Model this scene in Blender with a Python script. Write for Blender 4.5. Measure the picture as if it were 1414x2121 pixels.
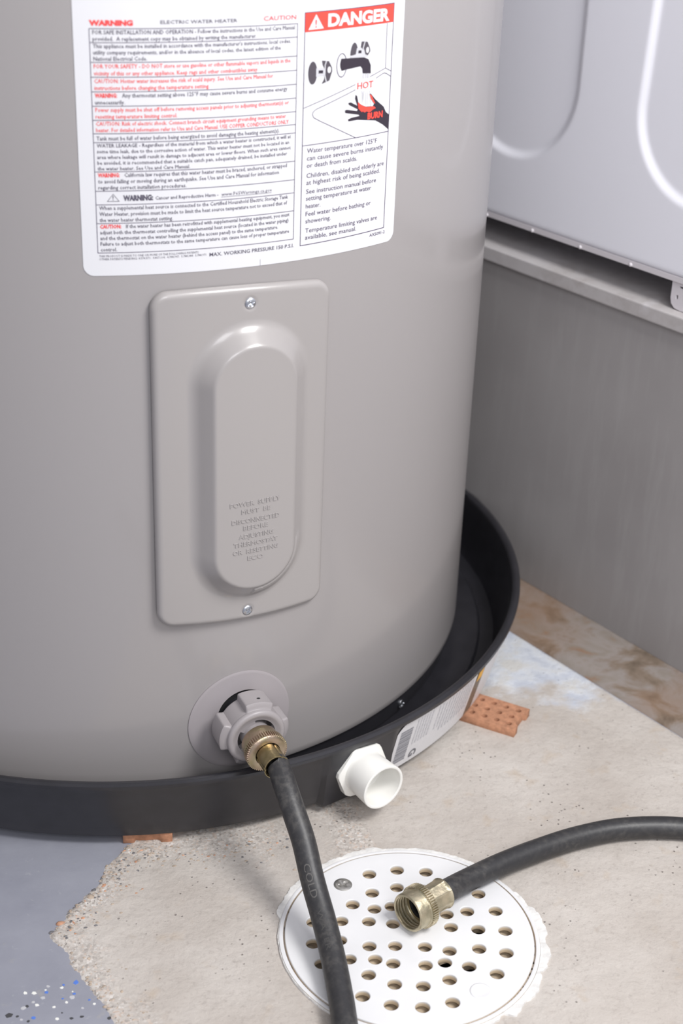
import bpy, bmesh, math, random
from mathutils import Vector, Matrix, noise
from mathutils.geometry import tessellate_polygon
for o in list(bpy.data.objects): bpy.data.objects.remove(o)
S = bpy.context.scene
COL = S.collection
R_ = random.Random(7)
sin, cos, pi = math.sin, math.cos, math.pi

# ---------------------------------------------------------------- camera
cam = bpy.data.cameras.new('camera'); co = bpy.data.objects.new('camera', cam); COL.objects.link(co)
rx, uy = Vector((0.98581, -0.16440, 0.03420)).normalized(), Vector((0.0442, 0.4508, 0.8915))
bz = rx.cross(uy).normalized(); uy = bz.cross(rx).normalized()
M = Matrix((rx, uy, bz)).transposed().to_4x4(); M.translation = (-0.0131, -1.0867, 0.6442)
co.matrix_world = M
cam.sensor_fit = 'VERTICAL'; cam.sensor_height = 36; cam.sensor_width = 24; cam.lens = 52.98
cam.clip_start = .02; cam.clip_end = 50
cam.dof.use_dof = True; cam.dof.focus_distance = .945; cam.dof.aperture_fstop = 8.5
S.camera = co
# ---------------------------------------------------------------- world, lamps, exposure
w = bpy.data.worlds.new('room_light'); S.world = w; w.use_nodes = True
w.node_tree.nodes['Background'].inputs[0].default_value = (.90, .92, 1.0, 1)
w.node_tree.nodes['Background'].inputs[1].default_value = .42
def area(name, loc, aim, size, power, col=(1, 1, 1)):
    l = bpy.data.lights.new(name, 'AREA'); l.energy = power; l.size = size; l.color = col
    o = bpy.data.objects.new(name, l); COL.objects.link(o); o.location = loc
    o.rotation_euler = (Vector(aim) - Vector(loc)).to_track_quat('-Z', 'Y').to_euler(); return o
area('key_softbox', (.66, -.90, 1.22), (.1, -.2, .2), .42, 12, (1, .985, .97))
area('fill_softbox', (.10, -2.1, 1.45), (.25, 0, .35), .8, 10.5, (.97, .97, 1))
S.view_settings.view_transform = 'Standard'; S.view_settings.look = 'None'
S.view_settings.gamma = 1; S.view_settings.use_curve_mapping = False; S.view_settings.exposure = .45

# ---------------------------------------------------------------- materials
def mat(name, col, rough=.5, metal=0, spec=.5, coat=0, var=0, vscale=40, bump=0, bscale=200, col2=None, detail=4, bdist=.001, coords='Object'):
    m = bpy.data.materials.new(name); m.use_nodes = True; nt = m.node_tree; b = nt.nodes['Principled BSDF']
    b.inputs['Base Color'].default_value = (*col, 1); b.inputs['Roughness'].default_value = rough
    b.inputs['Metallic'].default_value = metal; b.inputs['Specular IOR Level'].default_value = spec
    b.inputs['Coat Weight'].default_value = coat; b.inputs['Coat Roughness'].default_value = .12
    tc = nt.nodes.new('ShaderNodeTexCoord')
    if var or col2:
        n = nt.nodes.new('ShaderNodeTexNoise'); n.inputs['Scale'].default_value = vscale; n.inputs['Detail'].default_value = detail
        nt.links.new(tc.outputs[coords], n.inputs['Vector'])
        r = nt.nodes.new('ShaderNodeValToRGB'); r.color_ramp.elements[0].position = .35; r.color_ramp.elements[1].position = .65
        c2 = col2 or tuple(min(1, c * (1 + var)) for c in col)
        c1 = col if col2 else tuple(c * (1 - var) for c in col)
        r.color_ramp.elements[0].color = (*c1, 1); r.color_ramp.elements[1].color = (*c2, 1)
        nt.links.new(n.outputs['Fac'], r.inputs[0]); nt.links.new(r.outputs[0], b.inputs['Base Color'])
    if bump:
        n2 = nt.nodes.new('ShaderNodeTexNoise'); n2.inputs['Scale'].default_value = bscale; n2.inputs['Detail'].default_value = 5
        nt.links.new(tc.outputs[coords], n2.inputs['Vector'])
        bp = nt.nodes.new('ShaderNodeBump'); bp.inputs['Strength'].default_value = bump; bp.inputs['Distance'].default_value = bdist
        nt.links.new(n2.outputs['Fac'], bp.inputs['Height']); nt.links.new(bp.outputs[0], b.inputs['Normal'])
    return m
def N(nt, t, **kw):
    n = nt.nodes.new(t)
    for k, v in kw.items():
        if k in n.inputs: n.inputs[k].default_value = v
        else: setattr(n, k, v)
    return n
def ramp(nt, src, stops):
    r = nt.nodes.new('ShaderNodeValToRGB'); e = r.color_ramp.elements
    while len(e) < len(stops): e.new(.5)
    for i, (p, c) in enumerate(stops):
        e[i].position = p; e[i].color = (*c, 1) if not isinstance(c, (int, float)) else (c, c, c, 1)
    nt.links.new(src, r.inputs[0]); return r.outputs[0]
def mix(nt, fac, a, b):
    m = nt.nodes.new('ShaderNodeMix'); m.data_type = 'RGBA'
    nt.links.new(fac, m.inputs[0])
    for i, v in ((6, a), (7, b)):
        if isinstance(v, tuple): m.inputs[i].default_value = (*v, 1)
        else: nt.links.new(v, m.inputs[i])
    return m.outputs[2]

M_tank = mat('grey_enamel', (.33, .31, .308), .32, spec=.5, coat=.55, bump=.04, bscale=260, bdist=.0006)
M_plate = mat('grey_panel_enamel', (.345, .324, .318), .3, spec=.5, coat=.4, bump=.03, bscale=300, bdist=.0005)
M_label = mat('white_label_vinyl', (.69, .69, .715), .35)
M_ink = mat('dark_violet_ink', (.045, .025, .08), .5)
M_text = mat('grey_ink', (.085, .075, .11), .5)
M_black = mat('black_ink', (.03, .022, .035), .5)
M_red = mat('red_ink', (.86, .07, .05), .5)
M_redtext = mat('light_red_ink', (.80, .07, .07), .5)
M_grey = mat('light_grey_ink', (.55, .55, .58), .5)
M_pan = mat('black_plastic', (.021, .0205, .025), .3, spec=.6, var=.12, vscale=60, bump=.08, bscale=400, bdist=.0004)
M_pvc = mat('white_pvc', (.86, .85, .81), .28, spec=.5)
M_grate = mat('white_abs', (.76, .76, .77), .38, var=.03, vscale=30, bump=.05, bscale=300, bdist=.0003)
M_seal = mat('white_mortar', (.74, .73, .71), .8, var=.1, vscale=120, bump=.5, bscale=400, bdist=.001)
M_sed = mat('beige_sediment', (.52, .43, .32), .9, var=.3, vscale=150, bump=.5, bscale=500)
M_dark = mat('hole_shade_black', (.008, .008, .009), .9)  # near-black base colour painted for the shade inside holes
M_knob = mat('grey_plastic', (.33, .305, .31), .38, spec=.5, bump=.03, bscale=300, bdist=.0003)
M_flange = mat('grey_flange_plastic', (.36, .33, .34), .42, spec=.45)
M_spud = mat('dark_grey_metal', (.06, .06, .07), .4, metal=.5)
M_brass = mat('iridescent_zinc_brass', (.46, .40, .25), .34, metal=1, col2=(.56, .42, .33), vscale=110, bump=.4, bscale=500, bdist=.0005)
M_brass3 = mat('olive_brass', (.30, .25, .13), .3, metal=1, col2=(.42, .34, .20), vscale=120, bump=.35, bscale=420, bdist=.0005)
M_brass2 = mat('tarnished_zinc', (.46, .42, .30), .42, metal=1, col2=(.66, .58, .42), vscale=160, bump=.5, bscale=380, bdist=.0006)
M_steel = mat('zinc_screw_steel', (.62, .64, .68), .28, metal=1)
M_steel2 = mat('dull_screw_steel', (.40, .39, .37), .36, metal=.8, var=.2, vscale=300)
M_brick = mat('terracotta', (.44, .215, .125), .85, var=.18, vscale=260, bump=.4, bscale=500, bdist=.0006)
M_washer = mat('white_appliance_enamel', (.86, .865, .93), .3, spec=.5, coat=.2)
M_flangew = mat('appliance_edge_enamel', (.66, .63, .66), .4)
M_dotb = mat('blue_paint_chip', (.09, .2, .62), .6)
M_dotw = mat('white_paint_chip', (.8, .8, .76), .6)
M_dotk = mat('black_paint_chip', (.06, .06, .065), .6)
M_dotg = mat('pale_paint_chip', (.5, .5, .52), .6)
M_st1 = mat('tan_pebble', (.42, .34, .27), .8, var=.2, vscale=300)
M_st2 = mat('grey_pebble', (.16, .155, .16), .7, var=.2, vscale=300)
M_st3 = mat('orange_pebble', (.50, .27, .17), .8, var=.2, vscale=300)
M_wall = mat('off_white_wall_paint', (.62, .60, .60), .8, bump=.1, bscale=80)

def rubber():
    m = mat('black_rubber', (.028, .028, .031), .44, spec=.5, bump=.25, bscale=420, bdist=.0004); nt = m.node_tree; b = nt.nodes['Principled BSDF']
    tc = N(nt, 'ShaderNodeTexCoord'); n = N(nt, 'ShaderNodeTexNoise', Scale=230, Detail=6, Roughness=.65); n2 = N(nt, 'ShaderNodeTexNoise', Scale=38, Detail=3)
    nt.links.new(tc.outputs['Object'], n.inputs['Vector']); nt.links.new(tc.outputs['Object'], n2.inputs['Vector'])
    a = ramp(nt, n.outputs['Fac'], [(.45, .1), (.78, 1.)]); c = ramp(nt, n2.outputs['Fac'], [(.4, .12), (.68, .38)])
    mm = N(nt, 'ShaderNodeMath', operation='MULTIPLY'); nt.links.new(a, mm.inputs[0]); nt.links.new(c, mm.inputs[1])
    nt.links.new(mix(nt, mm.outputs[0], (.026, .026, .029), (.24, .225, .20)), b.inputs['Base Color']); return m
M_hose = rubber()
M_print = mat('faded_hose_print', (.11, .105, .10), .7)

def concrete():
    m = bpy.data.materials.new('troweled_tan_concrete'); m.use_nodes = True; nt = m.node_tree; b = nt.nodes['Principled BSDF']
    b.inputs['Roughness'].default_value = .85; b.inputs['Specular IOR Level'].default_value = .3
    tc = N(nt, 'ShaderNodeTexCoord'); P = tc.outputs['Object']
    def nz(sc, d=4, r=.55):
        n = N(nt, 'ShaderNodeTexNoise', Scale=sc, Detail=d, Roughness=r); nt.links.new(P, n.inputs['Vector']); return n.outputs['Fac']
    base = ramp(nt, nz(14), [(.3, (.46, .415, .375)), (.7, (.57, .53, .49))])
    base = mix(nt, ramp(nt, nz(330, 6), [(.55, 0.), (.75, .55)]), base, (.36, .32, .29))
    base = mix(nt, ramp(nt, nz(45, 3), [(.60, 0.), (.76, .5)]), base, (.46, .36, .26))
    v = N(nt, 'ShaderNodeTexVoronoi', Scale=190.); nt.links.new(P, v.inputs['Vector'])
    spk = ramp(nt, v.outputs['Distance'], [(.07, 1.), (.14, 0.)])
    mk = ramp(nt, nz(22, 2), [(.48, 0.), (.62, .8)])
    mm = N(nt, 'ShaderNodeMath', operation='MULTIPLY'); nt.links.new(spk, mm.inputs[0]); nt.links.new(mk, mm.inputs[1])
    base = mix(nt, mm.outputs[0], base, (.16, .13, .12))
    at = N(nt, 'ShaderNodeAttribute'); at.attribute_name = 'grit'
    v2 = N(nt, 'ShaderNodeTexVoronoi', Scale=650.); nt.links.new(P, v2.inputs['Vector']); cv = N(nt, 'ShaderNodeSeparateColor'); nt.links.new(v2.outputs['Color'], cv.inputs[0])
    grit = ramp(nt, cv.outputs[0], [(.0, (.22, .19, .17)), (.12, (.40, .36, .33)), (.45, (.55, .51, .47)), (.7, (.66, .62, .58)), (.85, (.56, .42, .33)), (.95, (.74, .71, .68))])
    gm = N(nt, 'ShaderNodeMath', operation='MULTIPLY'); nt.links.new(at.outputs['Fac'], gm.inputs[0]); gm.inputs[1].default_value = .75
    base = mix(nt, gm.outputs[0], base, grit)
    # remains of old pale blue paint near the platform strip (their place is part of the slab)
    sx = N(nt, 'ShaderNodeVectorMath', operation='DOT_PRODUCT'); nt.links.new(P, sx.inputs[0]); sx.inputs[1].default_value = (.35, 1.0, 0)
    sh = N(nt, 'ShaderNodeMath', operation='ADD'); nt.links.new(sx.outputs['Value'], sh.inputs[0])
    nn = N(nt, 'ShaderNodeMath', operation='MULTIPLY_ADD'); nt.links.new(nz(28, 5, .6), nn.inputs[0]); nn.inputs[1].default_value = .16; nn.inputs[2].default_value = -.08
    nt.links.new(nn.outputs[0], sh.inputs[1])
    mk = ramp(nt, sh.outputs[0], [(0., 0.), (.04, .85)])
    mr = N(nt, 'ShaderNodeMapRange'); mr.inputs['From Min'].default_value = -.058; mr.inputs['From Max'].default_value = -.028
    nt.links.new(sh.outputs[0], mr.inputs['Value'])
    pc = ramp(nt, nz(38, 4), [(.4, (.52, .55, .62)), (.5, (.62, .645, .69)), (.62, (.62, .61, .59))])
    base = mix(nt, mr.outputs[0], base, pc)
    nt.links.new(base, b.inputs['Base Color'])
    ad = N(nt, 'ShaderNodeMath', operation='MULTIPLY_ADD'); nt.links.new(nz(260, 6, .7), ad.inputs[0]); ad.inputs[1].default_value = .5; nt.links.new(nz(75, 3), ad.inputs[2])
    sb = N(nt, 'ShaderNodeMath', operation='SUBTRACT'); nt.links.new(ad.outputs[0], sb.inputs[0]); nt.links.new(mm.outputs[0], sb.inputs[1])
    bp = N(nt, 'ShaderNodeBump', Strength=.8, Distance=.0017); g2 = N(nt, 'ShaderNodeMath', operation='MULTIPLY_ADD'); nt.links.new(gm.outputs[0], g2.inputs[0]); nt.links.new(cv.outputs[1], g2.inputs[1]); nt.links.new(sb.outputs[0], g2.inputs[2]); nt.links.new(g2.outputs[0], bp.inputs['Height']); nt.links.new(bp.outputs[0], b.inputs['Normal'])
    return m
M_conc = concrete()
def painted():
    m = bpy.data.materials.new('blue_grey_floor_paint'); m.use_nodes = True; nt = m.node_tree; b = nt.nodes['Principled BSDF']
    b.inputs['Roughness'].default_value = .5
    tc = N(nt, 'ShaderNodeTexCoord'); P = tc.outputs['Object']
    def nz(sc, d=4, r=.55):
        n = N(nt, 'ShaderNodeTexNoise', Scale=sc, Detail=d, Roughness=r); nt.links.new(P, n.inputs['Vector']); return n.outputs['Fac']
    c = ramp(nt, nz(18), [(.3, (.255, .262, .31)), (.7, (.31, .317, .365))])
    c = mix(nt, ramp(nt, nz(150, 6, .7), [(.62, 0.), (.74, .5)]), c, (.46, .46, .47))
    c = mix(nt, ramp(nt, nz(60, 5, .6), [(.64, 0.), (.72, .35)]), c, (.38, .36, .33))
    nt.links.new(c, b.inputs['Base Color'])
    bp = N(nt, 'ShaderNodeBump', Strength=.4, Distance=.0007); nt.links.new(nz(120, 6), bp.inputs['Height']); nt.links.new(bp.outputs[0], b.inputs['Normal'])
    return m
M_paint = painted()
def stone(name, cols, sc, rough=.8, bump=.3, warp=1.2):
    m = bpy.data.materials.new(name); m.use_nodes = True; nt = m.node_tree; b = nt.nodes['Principled BSDF']; b.inputs['Roughness'].default_value = rough
    tc = N(nt, 'ShaderNodeTexCoord'); n = N(nt, 'ShaderNodeTexNoise', Scale=sc, Detail=5, Roughness=.6, Distortion=warp); nt.links.new(tc.outputs['Object'], n.inputs['Vector'])
    n2 = N(nt, 'ShaderNodeTexNoise', Scale=sc * .35, Detail=3, Distortion=.5); nt.links.new(tc.outputs['Object'], n2.inputs['Vector'])
    k = len(cols)
    c = ramp(nt, n.outputs['Fac'], [(.3 + .4 * i / (k - 1), cols[i]) for i in range(k)])
    nt.links.new(mix(nt, ramp(nt, n2.outputs['Fac'], [(.5, 0.), (.68, .6)]), c, cols[-1]), b.inputs['Base Color'])
    bp = N(nt, 'ShaderNodeBump', Strength=bump, Distance=.001); nt.links.new(n.outputs['Fac'], bp.inputs['Height']); nt.links.new(bp.outputs[0], b.inputs['Normal'])
    return m
M_strip = stone('brown_mottled_stone', [(.12, .09, .065), (.215, .165, .125), (.29, .255, .235), (.25, .215, .185), (.26, .155, .095)], 26, .6, .3, .5)
def pedmat():
    m = bpy.data.materials.new('scuffed_grey_paint'); m.use_nodes = True; nt = m.node_tree; b = nt.nodes['Principled BSDF']; b.inputs['Roughness'].default_value = .42
    tc = N(nt, 'ShaderNodeTexCoord'); mp = N(nt, 'ShaderNodeMapping'); mp.inputs['Scale'].default_value = (1, 1, .12); nt.links.new(tc.outputs['Object'], mp.inputs[0])
    n = N(nt, 'ShaderNodeTexNoise', Scale=90, Detail=6, Roughness=.7); nt.links.new(mp.outputs[0], n.inputs['Vector'])
    n2 = N(nt, 'ShaderNodeTexNoise', Scale=9, Detail=3); nt.links.new(tc.outputs['Object'], n2.inputs['Vector'])
    c = ramp(nt, n2.outputs['Fac'], [(.3, (.32, .305, .305)), (.7, (.37, .355, .355))])
    nt.links.new(mix(nt, ramp(nt, n.outputs['Fac'], [(.5, 0.), (.8, .4)]), c, (.44, .43, .43)), b.inputs['Base Color'])
    bp = N(nt, 'ShaderNodeBump', Strength=.12, Distance=.0006); nt.links.new(n.outputs['Fac'], bp.inputs['Height']); nt.links.new(bp.outputs[0], b.inputs['Normal'])
    return m
M_ped = pedmat()

def dirty_below(m, z, c2):
    nt = m.node_tree; b = nt.nodes['Principled BSDF']; tc = N(nt, 'ShaderNodeTexCoord'); sp = N(nt, 'ShaderNodeSeparateXYZ'); nt.links.new(tc.outputs['Object'], sp.inputs[0])
    n = N(nt, 'ShaderNodeTexNoise', Scale=160, Detail=3); nt.links.new(tc.outputs['Object'], n.inputs['Vector'])
    a = N(nt, 'ShaderNodeMath', operation='MULTIPLY_ADD'); nt.links.new(n.outputs['Fac'], a.inputs[0]); a.inputs[1].default_value = .0012; nt.links.new(sp.outputs['Z'], a.inputs[2])
    mr = N(nt, 'ShaderNodeMapRange'); mr.inputs['From Min'].default_value = z + .0009; mr.inputs['From Max'].default_value = z - .0006; nt.links.new(a.outputs[0], mr.inputs['Value'])
    old = b.inputs['Base Color'].links[0].from_socket
    nt.links.new(mix(nt, mr.outputs[0], old, c2), b.inputs['Base Color'])
dirty_below(M_grate, .0022, (.70, .58, .42))
# ---------------------------------------------------------------- helpers
def link(name, me, m, parent=None, smooth=False, **props):
    if m: 
        for mm in (m if isinstance(m, (list, tuple)) else [m]): me.materials.append(mm)
    if smooth:
        me.polygons.foreach_set('use_smooth', [True] * len(me.polygons))
    me.update()
    o = bpy.data.objects.new(name, me); COL.objects.link(o); o.parent = parent
    for k, v in props.items(): o[k] = v
    return o
def build(name, bm, m, parent=None, smooth=False, sharp=None, **props):
    me = bpy.data.meshes.new(name)
    if sharp: 
        for e in bm.edges:
            if len(e.link_faces) == 2 and e.calc_face_angle(0) > math.radians(sharp): e.smooth = False
    bm.to_mesh(me); bm.free()
    return link(name, me, m, parent, smooth, **props)
def thing(name, label, cat, loc, group=None):
    o = bpy.data.objects.new(name, None); COL.objects.link(o); o.location = loc; o.empty_display_size = .02
    o['label'] = label; o['category'] = cat
    if group: o['group'] = group
    bpy.context.view_layer.update()
    return o
def keep(child):      # the child was made in world coordinates: cancel the parent's offset
    child.matrix_parent_inverse = child.parent.matrix_world.inverted(); return child
def frame(o, d, up=(0, 0, 1)):
    z = Vector(d).normalized(); x = Vector(up).cross(z).normalized(); y = z.cross(x)
    m = Matrix((x, y, z)).transposed().to_4x4(); m.translation = Vector(o); return m
def lathe(bm, prof, segs, M=Matrix(), rmod=None, closed=False):
    rings = []
    for i, (d, r) in enumerate(prof):
        if r <= 1e-7: rings.append([bm.verts.new(M @ Vector((0, 0, d)))]); continue
        rings.append([bm.verts.new(M @ Vector((cos(2 * pi * k / segs) * (rmod(2 * pi * k / segs, d, r, i) if rmod else r),
                                               sin(2 * pi * k / segs) * (rmod(2 * pi * k / segs, d, r, i) if rmod else r), d))) for k in range(segs)])
    pairs = list(zip(rings, rings[1:])) + ([(rings[-1], rings[0])] if closed else [])
    for a, b in pairs:
        for k in range(segs):
            k2 = (k + 1) % segs
            if len(a) == 1 and len(b) > 1: bm.faces.new((a[0], b[k], b[k2]))
            elif len(b) == 1 and len(a) > 1: bm.faces.new((a[k], b[0], a[k2]))
            elif len(a) > 1: bm.faces.new((a[k], b[k], b[k2], a[k2]))
def fixn(bm): bmesh.ops.recalc_face_normals(bm, faces=bm.faces)
def box(bm, M, x0, x1, y0, y1, z0, z1, bev=0):
    vs = [bm.verts.new(M @ Vector((x, y, z))) for x in (x0, x1) for y in (y0, y1) for z in (z0, z1)]
    fs = [bm.faces.new([vs[i] for i in f]) for f in ((0, 1, 3, 2), (4, 6, 7, 5), (0, 4, 5, 1), (2, 3, 7, 6), (0, 2, 6, 4), (1, 5, 7, 3))]
    if bev:
        es = {e for f in fs for e in f.edges}
        bmesh.ops.bevel(bm, geom=list(es), offset=bev, segments=2, affect='EDGES', profile=.6)
def grid(bm, f, us, vs, ok=None):
    g = [[bm.verts.new(f(u, v)) for v in vs] for u in us]
    for i in range(len(us) - 1):
        for j in range(len(vs) - 1):
            if ok and not ok((us[i] + us[i + 1]) / 2, (vs[j] + vs[j + 1]) / 2): continue
            bm.faces.new((g[i][j], g[i + 1][j], g[i + 1][j + 1], g[i][j + 1]))
    return g
def lin(a, b, n): return [a + (b - a) * i / (n - 1) for i in range(n)]
def sst(a, b, x):
    t = min(1, max(0, (x - a) / (b - a))); return t * t * (3 - 2 * t)
RT = .28
def C(s, z, h=0):
    t = s / RT; r = RT + h; return Vector((r * sin(t), -r * cos(t), z))
_dg = bpy.context.evaluated_depsgraph_get
def text_mesh(body, size, bold=0, align='LEFT', extrude=0, res=2, bevel=0):
    cu = bpy.data.curves.new('txt', 'FONT'); cu.body = body; cu.size = size; cu.offset = bold; cu.align_x = align
    cu.extrude = extrude; cu.resolution_u = res; cu.bevel_depth = bevel; cu.bevel_resolution = 1
    ob = bpy.data.objects.new('txt', cu); COL.objects.link(ob); bpy.context.view_layer.update()
    me = bpy.data.meshes.new_from_object(ob.evaluated_get(_dg())); bpy.data.objects.remove(ob); bpy.data.curves.remove(cu)
    V = [v.co.copy() for v in me.vertices]; F = [tuple(p.vertices) for p in me.polygons]; bpy.data.meshes.remove(me)
    return V, F
def put_text(acc, body, s0, z0, size, width=None, bold=0, align='LEFT', h=.0004, slant=0, extrude=0, res=2, f=None, flip=None, bevel=0, minw=0):
    """letters as geometry on the heater's curved surface; acc = (verts, faces)"""
    V, F = text_mesh(body, size, bold, 'LEFT', extrude, res, bevel)
    if not V: return
    x0 = min(v.x for v in V); x1 = max(v.x for v in V); k = (width / (x1 - x0)) if width else 1
    ofs = {'LEFT': 0, 'CENTER': -(x1 - x0) * k / 2, 'RIGHT': -(x1 - x0) * k}[align]; b = len(acc[0])
    for v in V:
        s = s0 + ofs + (v.x - x0) * k; z = z0 + v.y
        acc[0].append(f(s, z, v.z) if f else C(s, z, h + v.z))
    acc[1].extend([tuple(i + b for i in q) for q in F])
def acc_obj(name, acc, m, parent, **props):
    me = bpy.data.meshes.new(name); me.from_pydata(acc[0], [], acc[1]); return keep(link(name, me, m, parent, **props))
def poly_print(acc, pts, h=.0004, step=.0025):
    """flat printed outline: triangulated, cut every few mm and bent onto the heater"""
    bm = bmesh.new(); vs = [bm.verts.new((p[0], p[1], 0)) for p in pts]
    for t in tessellate_polygon([[Vector((p[0], p[1], 0)) for p in pts]]):
        try: bm.faces.new([vs[i] for i in t])
        except ValueError: pass
    x0 = min(p[0] for p in pts); x1 = max(p[0] for p in pts); x = x0 + step
    while x < x1:
        bmesh.ops.bisect_plane(bm, geom=bm.verts[:] + bm.edges[:] + bm.faces[:], plane_co=(x, 0, 0), plane_no=(1, 0, 0)); x += step
    b = len(acc[0]); bm.verts.index_update()
    fixn(bm)
    for v in bm.verts: acc[0].append(C(v.co.x, v.co.y, h))
    for f in bm.faces:
        idx = [v.index + b for v in f.verts]
        acc[1].append(tuple(idx if f.normal.z > 0 else reversed(idx)))
    bm.free()
def line_print(acc, pts, wd, h=.00042, closed=False):
    pts = list(pts) + ([pts[0]] if closed else [])
    for a, b in zip(pts, pts[1:]):
        a = Vector(a); b = Vector(b); d = (b - a).normalized(); n = Vector((-d.y, d.x)) * wd / 2; a2 = a - d * wd * .5; b2 = b + d * wd * .5
        k = max(1, int(abs(b2.x - a2.x) / .0025) + 1); base = len(acc[0])
        for i in range(k + 1):
            p = a2 + (b2 - a2) * i / k
            for q in (p - n, p + n): acc[0].append(C(q.x, q.y, h))
        for i in range(k): acc[1].append((base + 2 * i, base + 2 * i + 2, base + 2 * i + 3, base + 2 * i + 1))
def ell(c, rx_, ry_, n=28): return [(c[0] + rx_ * cos(2 * pi * i / n), c[1] + ry_ * sin(2 * pi * i / n)) for i in range(n)]
def sweep(bm, pts, rad, segs=28, cap=True, n=6):
    """round tube through points (Catmull-Rom), parallel transported"""
    P = [Vector(p) for p in pts]; P = [2 * P[0] - P[1]] + P + [2 * P[-1] - P[-2]]; path = []
    for i in range(1, len(P) - 2):
        for k in range(n):
            t = k / n; a, b, c, d = P[i - 1:i + 3]
            path.append(.5 * ((2 * b) + (c - a) * t + (2 * a - 5 * b + 4 * c - d) * t * t + (-a + 3 * b - 3 * c + d) * t ** 3))
    path.append(P[-2]); up = Vector((0, 0, 1)); rings = []; fr = []
    T = (path[1] - path[0]).normalized(); X = up.cross(T); X = X.normalized() if X.length > .05 else Vector((1, 0, 0))
    for i, p in enumerate(path):
        T = (path[min(i + 1, len(path) - 1)] - path[max(i - 1, 0)]).normalized(); X = (X - T * X.dot(T)).normalized(); Y = T.cross(X); fr.append((p, T, X, Y))
        rings.append([bm.verts.new(p + (X * cos(2 * pi * k / segs) + Y * sin(2 * pi * k / segs)) * rad) for k in range(segs)])
    for a, b in zip(rings, rings[1:]):
        for k in range(segs): bm.faces.new((a[k], a[(k + 1) % segs], b[(k + 1) % segs], b[k]))
    if cap: bm.faces.new(rings[0]); bm.faces.new(rings[-1])
    return fr
def phillips(name, o, d, r, m, parent, dome=.45, twist=.4, wcut=.16):
    """domed screw head with a cut cross"""
    bm = bmesh.new(); Mx = frame(o, d) @ Matrix.Rotation(twist, 4, 'Z'); n = 34
    def hgt(x, y):
        q = math.hypot(x, y) / r; z = dome * r * math.sqrt(max(0, 1 - q * q * .92))
        a, b = abs(x), abs(y); arm = max(a, b); nar = min(a, b)
        if arm < r * .62 and nar < r * wcut: z -= dome * r * (.95 - .8 * arm / (r * .62))
        return z
    rings = [[bm.verts.new(Mx @ Vector((0, 0, hgt(0, 0))))]]
    for i in range(1, 13):
        q = r * i / 12; rings.append([bm.verts.new(Mx @ Vector((q * cos(2 * pi * k / n), q * sin(2 * pi * k / n), hgt(q * cos(2 * pi * k / n), q * sin(2 * pi * k / n))))) for k in range(n)])
    rings.append([bm.verts.new(Mx @ Vector((r * cos(2 * pi * k / n), r * sin(2 * pi * k / n), -r * .25))) for k in range(n)])
    for k in range(n): bm.faces.new((rings[0][0], rings[1][k], rings[1][(k + 1) % n]))
    for a, b in zip(rings[1:], rings[2:]):
        for k in range(n): bm.faces.new((a[k], b[k], b[(k + 1) % n], a[(k + 1) % n]))
    fixn(bm); return keep(build(name, bm, m, parent, smooth=True, sharp=35))
def curve_plate(outer, holes, z0, z1, bev=0, m4=None):
    """flat outline with holes, made solid"""
    cu = bpy.data.curves.new('pl', 'CURVE'); cu.dimensions = '2D'; cu.fill_mode = 'BOTH'; cu.extrude = (z1 - z0) / 2 - bev; cu.bevel_depth = bev; cu.bevel_resolution = 1
    for pts in [outer] + holes:
        sp = cu.splines.new('POLY'); sp.points.add(len(pts) - 1); sp.use_cyclic_u = True
        for p, q in zip(sp.points, pts): p.co = (q[0], q[1], 0, 1)
    if bev: cu.offset = -bev
    ob = bpy.data.objects.new('pl', cu); COL.objects.link(ob); bpy.context.view_layer.update()
    me = bpy.data.meshes.new_from_object(ob.evaluated_get(_dg())); bpy.data.objects.remove(ob); bpy.data.curves.remove(cu)
    me.transform(Matrix.Translation((0, 0, (z0 + z1) / 2)))
    if m4: me.transform(m4)
    me.materials.clear(); return me

# ================================================================ SETTING
WN = Vector((.8773, .4799, 0)); WT = Vector((-.4799, .8773, 0)); WD = .317     # platform face: WN . P = WD
SD = .251
DC = Vector((.1646, -.4056, 0)); DR = .0757                                   # floor drain
def W(t, d, z): return WT * t + WN * d + Vector((0, 0, z))
MW = Matrix((WT, WN, Vector((0, 0, 1)))).transposed().to_4x4()

# painted slab: four pieces of one surface around the drain body
bm = bmesh.new(); X0, X1, Y0, Y1 = -1.3, 1.6, -2.2, 1.0; q = .07
xs = [X0, DC.x - q, DC.x + q, X1]; ys = [Y0, DC.y - q, DC.y + q, Y1]
grid(bm, lambda x, y: Vector((x, y, 0)), xs, ys, ok=lambda x, y: not (xs[1] < x < xs[2] and ys[1] < y < ys[2]))
floor = build('floor', bm, M_paint, kind='structure')
# tan repair concrete let into the slab
def sdist_poly(P, pts):
    inside = False; dmin = 1e9; n = len(pts)
    for i in range(n):
        ax, ay = pts[i]; bx, by = pts[(i + 1) % n]
        if (ay > P[1]) != (by > P[1]) and P[0] < (bx - ax) * (P[1] - ay) / (by - ay) + ax: inside = not inside
        dx, dy = bx - ax, by - ay; t = max(0, min(1, ((P[0] - ax) * dx + (P[1] - ay) * dy) / (dx * dx + dy * dy)))
        dmin = min(dmin, math.hypot(P[0] - ax - t * dx, P[1] - ay - t * dy))
    return dmin if inside else -dmin
LE = [(-.0514, -.3751), (-.0365, -.352), (-.0217, -.3331), (-.0165, -.316), (-.0015, -.2975), (.03, -.25), (.10, -.15)]
PP = LE + [(.20, .02), (.262, .02)]
PP += [(.262 + k * .0001, .02) for k in ()]
def strip_pt(t): v = WT * t + WN * SD; return (v.x, v.y)
PP = LE + [strip_pt(.25), strip_pt(-1.3), (.55, -1.5), (.12, -.80), (.04, -.56), (-.0149, -.4515), (-.0318, -.4151)]
bm = bmesh.new()
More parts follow.
